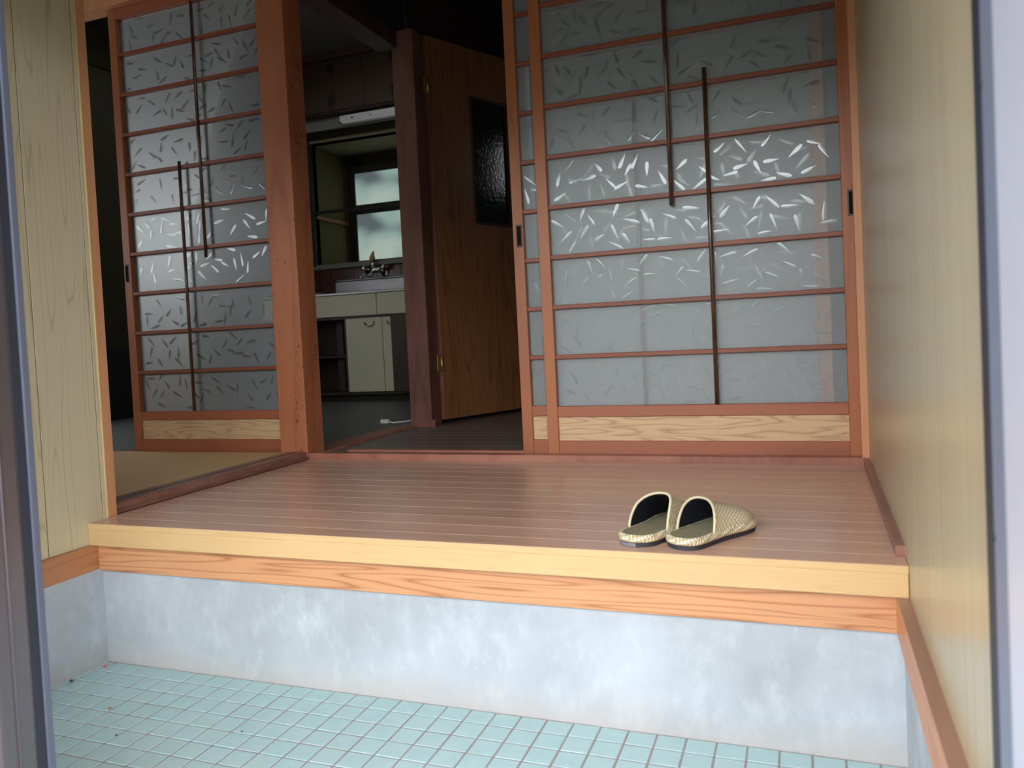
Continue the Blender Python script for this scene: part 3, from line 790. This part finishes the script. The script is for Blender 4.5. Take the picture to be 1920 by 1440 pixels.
# mixer tap on the wall
fc = empty('faucet', (-3.37, 2.99, 1.02)); tag(fc, 'chrome wall mixer tap with amber knob above the sink', 'tap')
tube('body', m_chrome, [(-3.44, 2.93, 1.03), (-3.30, 2.93, 1.03)], 0.020, fc, 14)
for xx in (-3.44, -3.30):
    tube('union', m_chrome, [(xx, 2.985, 1.00), (xx, 2.95, 1.02), (xx, 2.93, 1.03)], 0.015, fc, 12)
    tube('wall_flange', m_chrome, [(xx, 2.992, 1.00), (xx, 2.982, 1.00)], [0.030, 0.026], fc, 16)
tube('knob', m_chrome, [(-3.475, 2.92, 1.045), (-3.445, 2.92, 1.045)], [0.019, 0.021], fc, 10)
tube('knob', m_chrome, [(-3.295, 2.92, 1.045), (-3.265, 2.92, 1.045)], [0.021, 0.019], fc, 10)
tube('stem', m_chrome, [(-3.375, 2.93, 1.045), (-3.375, 2.92, 1.10)], [0.018, 0.012], fc, 12)
sp_ = tube('lever', m_amber, [(-3.375, 2.925, 1.095), (-3.37, 2.915, 1.125), (-3.36, 2.905, 1.145), (-3.335, 2.88, 1.170)], [0.020, 0.024, 0.015, 0.006], fc, 12)
sp_['label'] = 'amber coloured knob and lever'
tube('spout', m_chrome, [(-3.375, 2.92, 1.02), (-3.375, 2.87, 0.985), (-3.372, 2.80, 0.965), (-3.37, 2.74, 0.975), (-3.37, 2.72, 0.965), (-3.37, 2.715, 0.945)], 0.011, fc, 10)

# wall cupboards
wc = empty('wall_cupboard', (-3.3, 2.85, 2.25)); tag(wc, 'dark wooden wall cupboards above the kitchen window', 'cupboard')
box('carcass', m_cup, -4.2, -2.3, 2.70, KY - 0.002, 2.252, KZ - 0.06, wc)
hx = [-3.78, -3.52, -3.245, -2.97, -2.69, -2.42]
for i, (a, c_) in enumerate(zip(hx, hx[1:])):
    d = box('door', m_cup, a + 0.003, c_ - 0.003, 2.684, 2.700, 2.262, KZ - 0.075, wc, bev=0.002)
    hxx = c_ - 0.02 if i % 2 == 0 else a + 0.02
    box('handle', m_black, hxx - 0.006, hxx + 0.006, 2.668, 2.684, 2.30, 2.38, d)
    box('handle', m_black, hxx - 0.006, hxx + 0.006, 2.668, 2.684, 2.56, 2.62, d)
box('cornice', m_darkw, -4.2, -2.3, 2.67, KY - 0.002, KZ - 0.06, KZ - 0.001, wc)
box('valance', m_sill, -4.2, -2.3, 2.80, 2.82, 2.16, 2.252, wc)
lt = empty('fluorescent_light', (-3.1, 2.76, 2.16)); tag(lt, 'unlit white tube light fixed under the wall cupboards', 'light')
box('housing', m_white, -3.50, -2.75, 2.745, 2.80, 2.19, 2.235, lt, bev=0.004)
box('diffuser', m_white, -3.48, -2.77, 2.74, 2.79, 2.168, 2.19, lt, bev=0.008, seg=2)
tube('switch', m_black, [(-3.38, 2.742, 2.205), (-3.38, 2.735, 2.205)], 0.007, lt, 8)
tube('pull_switch', m_pullr, [(-3.22, 2.744, 2.205), (-3.22, 2.737, 2.205)], 0.005, lt, 8)

# white plug and lead on the kitchen floor
pg = empty('power_plug', (-2.325, 1.10, 0.004)); tag(pg, 'white two pin plug and lead lying on the kitchen floor', 'plug')
box('plug_body', m_white, -2.350, -2.302, 1.088, 1.112, 0.004, 0.026, pg, bev=0.004, seg=2)
for q in (-0.006, 0.006): box('prong', m_chrome, -2.340 + q, -2.338 + q, 1.096, 1.104, 0.026, 0.042, pg, bev=0)
tube('lead', m_white, [(-2.303, 1.10, 0.014), (-2.275, 1.10, 0.008), (-2.24, 1.13, 0.008), (-2.21, 1.19, 0.008), (-2.20, 1.27, 0.008), (-2.18, 1.36, 0.008)], 0.0045, pg, 8)

# ================================================================== SLIPPERS
def slipper(loc, heading, med, label, hk=0.080, lean=0.010):
    """heading: degrees clockwise from +Y; med: side (+1 right, -1 left) to which the arch leans."""
    r = empty('slipper', (loc[0], loc[1], 0.0), -math.radians(heading))
    tag(r, label, 'slipper', 'pair of woven slippers on the deck')
    L = 0.259
    def cen(t): return med * 0.006 * math.sin(math.pi * min(1, max(0, t))) 
    def hw(t):
        base = 0.038 + 0 * t
        if t < 0.13: base = 0.0405
        elif t < 0.42: base = 0.0405 - 0.000 * (t - 0.13) / 0.29
        elif t < 0.75:
            s = (t - 0.42) / 0.33; base = 0.0405 + 0.0060 * (3 * s * s - 2 * s ** 3)
        else: base = 0.0465
        cap = 1.0
        if t < 0.15: cap = math.sqrt(max(0, 1 - ((0.15 - t) / 0.15) ** 2))
        if t > 0.72: cap = math.sqrt(max(0, 1 - ((t - 0.72) / 0.28) ** 2))
        return base * cap
    ts = [0.5 - 0.5 * math.cos(math.pi * i / 36) for i in range(37)]
    right = [(cen(t) + hw(t), t * L) for t in ts]
    left = [(cen(t) - hw(t), t * L) for t in ts[::-1]][1:-1]
    outline = right + left
    def prism(nm, m, off, z0, z1, dome=0.0, lift=lambda y: 0.0):
        bm = bmesh.new(); n = len(outline)
        c0 = Vector((0, L / 2))
        pts = []
        for i, (x, y) in enumerate(outline):
            a = Vector(outline[i - 1]); b_ = Vector(outline[(i + 1) % n]); tt = (b_ - a)
            nn = Vector((tt.y, -tt.x)).normalized() if tt.length > 0 else Vector((0, 0))
            pts.append(Vector((x, y)) + nn * off)
        lo = [bm.verts.new((p.x, p.y, z0 + lift(p.y))) for p in pts]
        hi = [bm.verts.new((p.x, p.y, z1 + lift(p.y))) for p in pts]
        for i in range(n): bm.faces.new((lo[i], lo[(i + 1) % n], hi[(i + 1) % n], hi[i]))
        # cap as strips between matching left/right points
        for ring, flip in ((lo, True), (hi, False)):
            for i in range(36):
                a, b_ = ring[i], ring[i + 1]
                c_ = ring[(n - i) % n] if i > 0 else ring[0]
                d_ = ring[(n - i - 1) % n] if i < 35 else ring[36]
                vs = []
                for q in (a, b_, d_, c_):
                    if q not in vs: vs.append(q)
                if len(vs) >= 3:
                    try: bm.faces.new(vs if not flip else vs[::-1])
                    except ValueError: pass
        bmesh.ops.recalc_face_normals(bm, faces=bm.faces[:])
        return bm_obj(nm, bm, m, r)
    toe = lambda y: 0.004 * max(0, (y / L - 0.8) / 0.2) ** 2
    prism('outsole', m_sole, 0.0015, 0.0004, 0.009, lift=toe)
    prism('insole', m_insole, -0.0035, 0.010, 0.0235, lift=toe)
    # braided rim: rounded band around the outline
    bm = bmesh.new(); uvl = bm.loops.layers.uv.new('UVMap')
    n = len(outline); prof = [(0.000, 0.009), (0.0045, 0.0105), (0.0065, 0.0155), (0.0050, 0.0215), (0.0010, 0.0255), (-0.0035, 0.0245)]
    rings = []; s = 0; ss = [0]
    for i in range(n):
        s += (Vector(outline[(i + 1) % n]) - Vector(outline[i])).length; ss.append(s)
    for i, (x, y) in enumerate(outline):
        a = Vector(outline[i - 1]); b_ = Vector(outline[(i + 1) % n]); tt = (b_ - a)
        nn = Vector((tt.y, -tt.x)).normalized()
        wob = 0.0006 * math.sin(ss[i] * 2 * math.pi / 0.011)
        rings.append([bm.verts.new((x + nn.x * (o_ + wob - 0.0015), y + nn.y * (o_ + wob - 0.0015), z + toe(y) + wob * 0.5)) for o_, z in prof])
    for i in range(n):
        for k in range(len(prof) - 1):
            f = bm.faces.new((rings[i][k], rings[(i + 1) % n][k], rings[(i + 1) % n][k + 1], rings[i][k + 1]))
            uu = [(ss[i] / s, k / 5), (ss[i + 1] / s, k / 5), (ss[i + 1] / s, (k + 1) / 5), (ss[i] / s, (k + 1) / 5)]
            for lp, uvv in zip(f.loops, uu): lp[uvl].uv = uvv
    bmesh.ops.recalc_face_normals(bm, faces=bm.faces[:])
    bm_obj('braided_rim', bm, m_braid, r, smooth=True)
    # upper shell
    NU, NV = 28, 26
    def pos(phi, q, inset=0.0):
        """phi 0..pi right to left; q 0..1 from mouth to toe."""
        sphi = math.sin(phi)
        tb = 0.275 + 0.035 * math.cos(phi); ta = 0.43
        t0 = tb + (ta - tb) * (sphi ** 1.3)
        t = t0 + (0.985 - t0) * q
        w = max(0.0, hw(t) - 0.0025 - inset)
        hh = hk * (1 - 0.74 * max(0.0, (t - 0.33) / 0.67) ** 0.78)
        endc = math.sqrt(max(0, 1 - (max(0, t - 0.80) / 0.188) ** 2))
        hh = hh * (0.25 + 0.75 * endc) if t > 0.80 else hh
        hh = max(0.004, hh - inset)
        wf = 1.02 + (0.06 + 0.10 * math.sin(phi)) * (1 - q)
        x = cen(t) + w * wf * math.copysign(abs(math.cos(phi)) ** 0.82, math.cos(phi)) + med * lean * sphi ** 2 * (1 - q)
        z = 0.021 + hh * sphi ** 0.86 + toe(t * L)
        if q > 0.999 and inset > 0: z = 0.012
        elif q > 0.999: z = 0.023 + toe(t * L) + 0.004 * sphi
        return Vector((x, t * L, z))
    for nm, m, inset in (('upper', m_weave, 0.0), ('lining', m_lining, 0.0022)):
        bm = bmesh.new(); uvl = bm.loops.layers.uv.new('UVMap')
        g = [[bm.verts.new(pos(math.pi * i / NU, j / NV, inset)) for i in range(NU + 1)] for j in range(NV + 1)]
        for j in range(NV):
            for i in range(NU):
                f = bm.faces.new((g[j][i], g[j][i + 1], g[j + 1][i + 1], g[j + 1][i]))
                for lp, uvv in zip(f.loops, ((i / NU, j / NV), ((i + 1) / NU, j / NV), ((i + 1) / NU, (j + 1) / NV), (i / NU, (j + 1) / NV))): lp[uvl].uv = uvv
        bmesh.ops.recalc_face_normals(bm, faces=bm.faces[:])
        bm_obj(nm, bm, m, r, smooth=True)
    # rolled binding round the mouth
    path = [pos(math.pi * i / 40, 0.0) for i in range(41)]
    bm = tube_bm(path, 0.0030, 8)
    o = bm_obj('binding', bm, m_bind, r, smooth=True)
    return r
sR = slipper((-0.430, -1.110), 29.5, -1, 'right hand woven straw slipper of the pair, whole toe in view')
sL = slipper((-0.528, -1.106), 19.0, 1, 'left hand woven straw slipper, toe hidden behind its mate, scuffed grey heel', 0.090, 0.016)
bm = bmesh.new(); prev = None
for k in range(13):
    a = math.radians(188 + k * 8.5)
    x, y = 0.0405 * math.cos(a), 0.0405 + 0.0430 * math.sin(a)
    cur = (bm.verts.new((x, y, 0.0012)), bm.verts.new((x, y, 0.0088)))
    if prev: bm.faces.new((prev[0], cur[0], cur[1], prev[1]))
    prev = cur
tp = bm_obj('heel_patch', bm, m_scuff, sL); tp['label'] = 'scuffed grey tape on the heel edge'
sm = tp.modifiers.new('thickness', 'SOLIDIFY'); sm.thickness = 0.0006; sm.offset = 1

# ================================================================== OUTER DOOR FRAMES, OUTSIDE
fL = empty('door_5', (-1.37, YF, ZF)); tag(fL, 'bronze aluminium outer sliding door pushed to the left, out of focus', kind='structure')
ztop = 1.51
def al(nm, m, x0, x1, y0, y1, z0=ZF + 0.02, z1=ztop, par=None, bev=0.002): return box(nm, m, x0, x1, y0, y1, z0, z1, par, bev=bev, seg=2)
al('stile', m_bronze, -1.400, -1.3365, YF - 0.068, YF - 0.008, par=fL, bev=0.005)
al('stile_rib', m_bronze, -1.3385, -1.3335, YF - 0.042, YF - 0.037, par=fL, bev=0.002)
al('seal', m_rubber, -1.390, -1.3385, YF - 0.009, YF + 0.010, par=fL)
al('edge_channel', m_edge, -1.390, -1.3355, YF + 0.009, YF + 0.022, par=fL)
al('far_stile', m_bronze, -2.010, -1.960, YF - 0.020, YF + 0.014, par=fL)
box('bottom_rail', m_bronze, -1.960, -1.400, YF - 0.016, YF + 0.010, ZF + 0.02, ZF + 0.12, fL)
box('top_rail', m_bronze, -1.960, -1.400, YF - 0.016, YF + 0.010, ztop - 0.08, ztop, fL)
box('glass_pane', m_clear, -1.960, -1.400, YF - 0.004, YF, ZF + 0.12, ztop - 0.08, fL, bev=0)
lk = box('latch', m_alu, -1.404, -1.3925, YF - 0.088, YF - 0.0780, 0.84, 0.93, fL, bev=0.003)
tube('latch_knob', m_chrome, [(-1.398, YF - 0.089, 0.905), (-1.398, YF - 0.097, 0.905)], 0.008, lk, 10)

jr = empty('door_6', (0.0, -1.95, ZF)); tag(jr, 'lilac aluminium jamb of the outer door at the right edge, out of focus', kind='structure')
al('rubber_strip', m_rubber, -0.0170, 0.030, -1.948, -1.903, par=jr)
al('channel_rib', m_edge2, -0.0190, 0.030, -2.006, -1.948, par=jr)
al('jamb_face', m_jamb, -0.0215, 0.030, -2.260, -2.006, par=jr, bev=0.004)
for zz in (0.66, -0.02, 0.26):
    tube('screw', m_rubber, [(-0.0180, -1.951, zz), (-0.0203, -1.951, zz)], 0.0035, jr, 8)

o = box('trim_16', m_bronze, -2.02, 0.03, -1.99, -1.84, ztop, ztop + 0.08, bev=0.002); tag(o, 'aluminium head of the outer door frame', kind='structure')
o = box('trim_17', m_bronze, -2.02, -0.02, -1.93, -1.845, ZF, ZF + 0.016, bev=0.002); tag(o, 'aluminium bottom track of the outer door', kind='structure')
o = box('wall_front', m_facade, -3.6, 1.6, -1.99, -1.86, ztop + 0.08, 2.7, bev=0); tag(o, 'rendered facade above the outer door', kind='structure')
o = box('wall_front', m_facade, -3.6, -2.02, -2.12, -2.0, ZF - 0.1, 2.7, bev=0); tag(o, 'rendered facade left of the outer door', kind='structure')
o = box('wall_front', m_facade, 0.031, 1.6, -2.10, -1.995, ZF - 0.1, 2.7, bev=0); tag(o, 'rendered facade right of the outer door', kind='structure')
o = box('shade_eave', m_darkw, -3.8, 1.8, -3.15, -1.86, 1.90, 2.00, bev=0); tag(o, 'unseen wooden eave added over the entrance to shade the opening', kind='structure')  # unseen eave, added low and deep to keep sky off the upper walls
o = box('ground', m_ext, -9, 9, -14, -1.99, ZF - 0.12, ZF - 0.02, bev=0); tag(o, 'unseen concrete forecourt added outside the entrance', kind='structure')  # unseen ground, added and kept dark to cut light bounced indoors

# ================================================================== SMALL LITTER ON THE TILES
def crumb(nm, m, x, y, s, label, cat, flat=0.5, n=3):
    bm = bmesh.new()
    bmesh.ops.create_icosphere(bm, subdivisions=1, radius=s)
    for v_ in bm.verts:
        v_.co.x *= random.uniform(0.6, 1.4); v_.co.y *= random.uniform(0.5, 1.2); v_.co.z = v_.co.z * flat * random.uniform(0.7, 1.2)
    zm = min(v_.co.z for v_ in bm.verts)
    o = bm_obj(nm, bm, m, None, (x, y, ZF - zm + 0.0002)); tag(o, label, cat); return o
m_red = plain('red_flake', srgb(196, 92, 76), 0.7); m_ocher = plain('dry_leaf', srgb(158, 116, 78), 0.8); m_grit = plain('grit', srgb(70, 74, 80), 0.7)
crumb('paint_flake', m_red, -1.985, -1.150, 0.007, 'larger red flake in the left corner of the tiles', 'flake', 0.25)
crumb('paint_flake', m_red, -1.975, -1.125, 0.004, 'small red flake touching the riser in the left corner', 'flake', 0.3)
crumb('dry_leaf', m_ocher, -1.759, -1.345, 0.006, 'tan dry leaf scrap in the middle of the pale tiles', 'leaf', 0.4)
crumb('pebble', m_grit, -1.990, -1.254, 0.006, 'blue grey crumb against the left plinth', 'pebble', 0.7)
crumb('pebble', m_grit, -1.365, -1.352, 0.003, 'tiny dark crumb on a tile joint near the middle', 'pebble', 0.7)
crumb('pebble', m_grit, -1.636, -1.444, 0.003, 'tiny dark crumb at the front left of the tiles', 'pebble', 0.7)
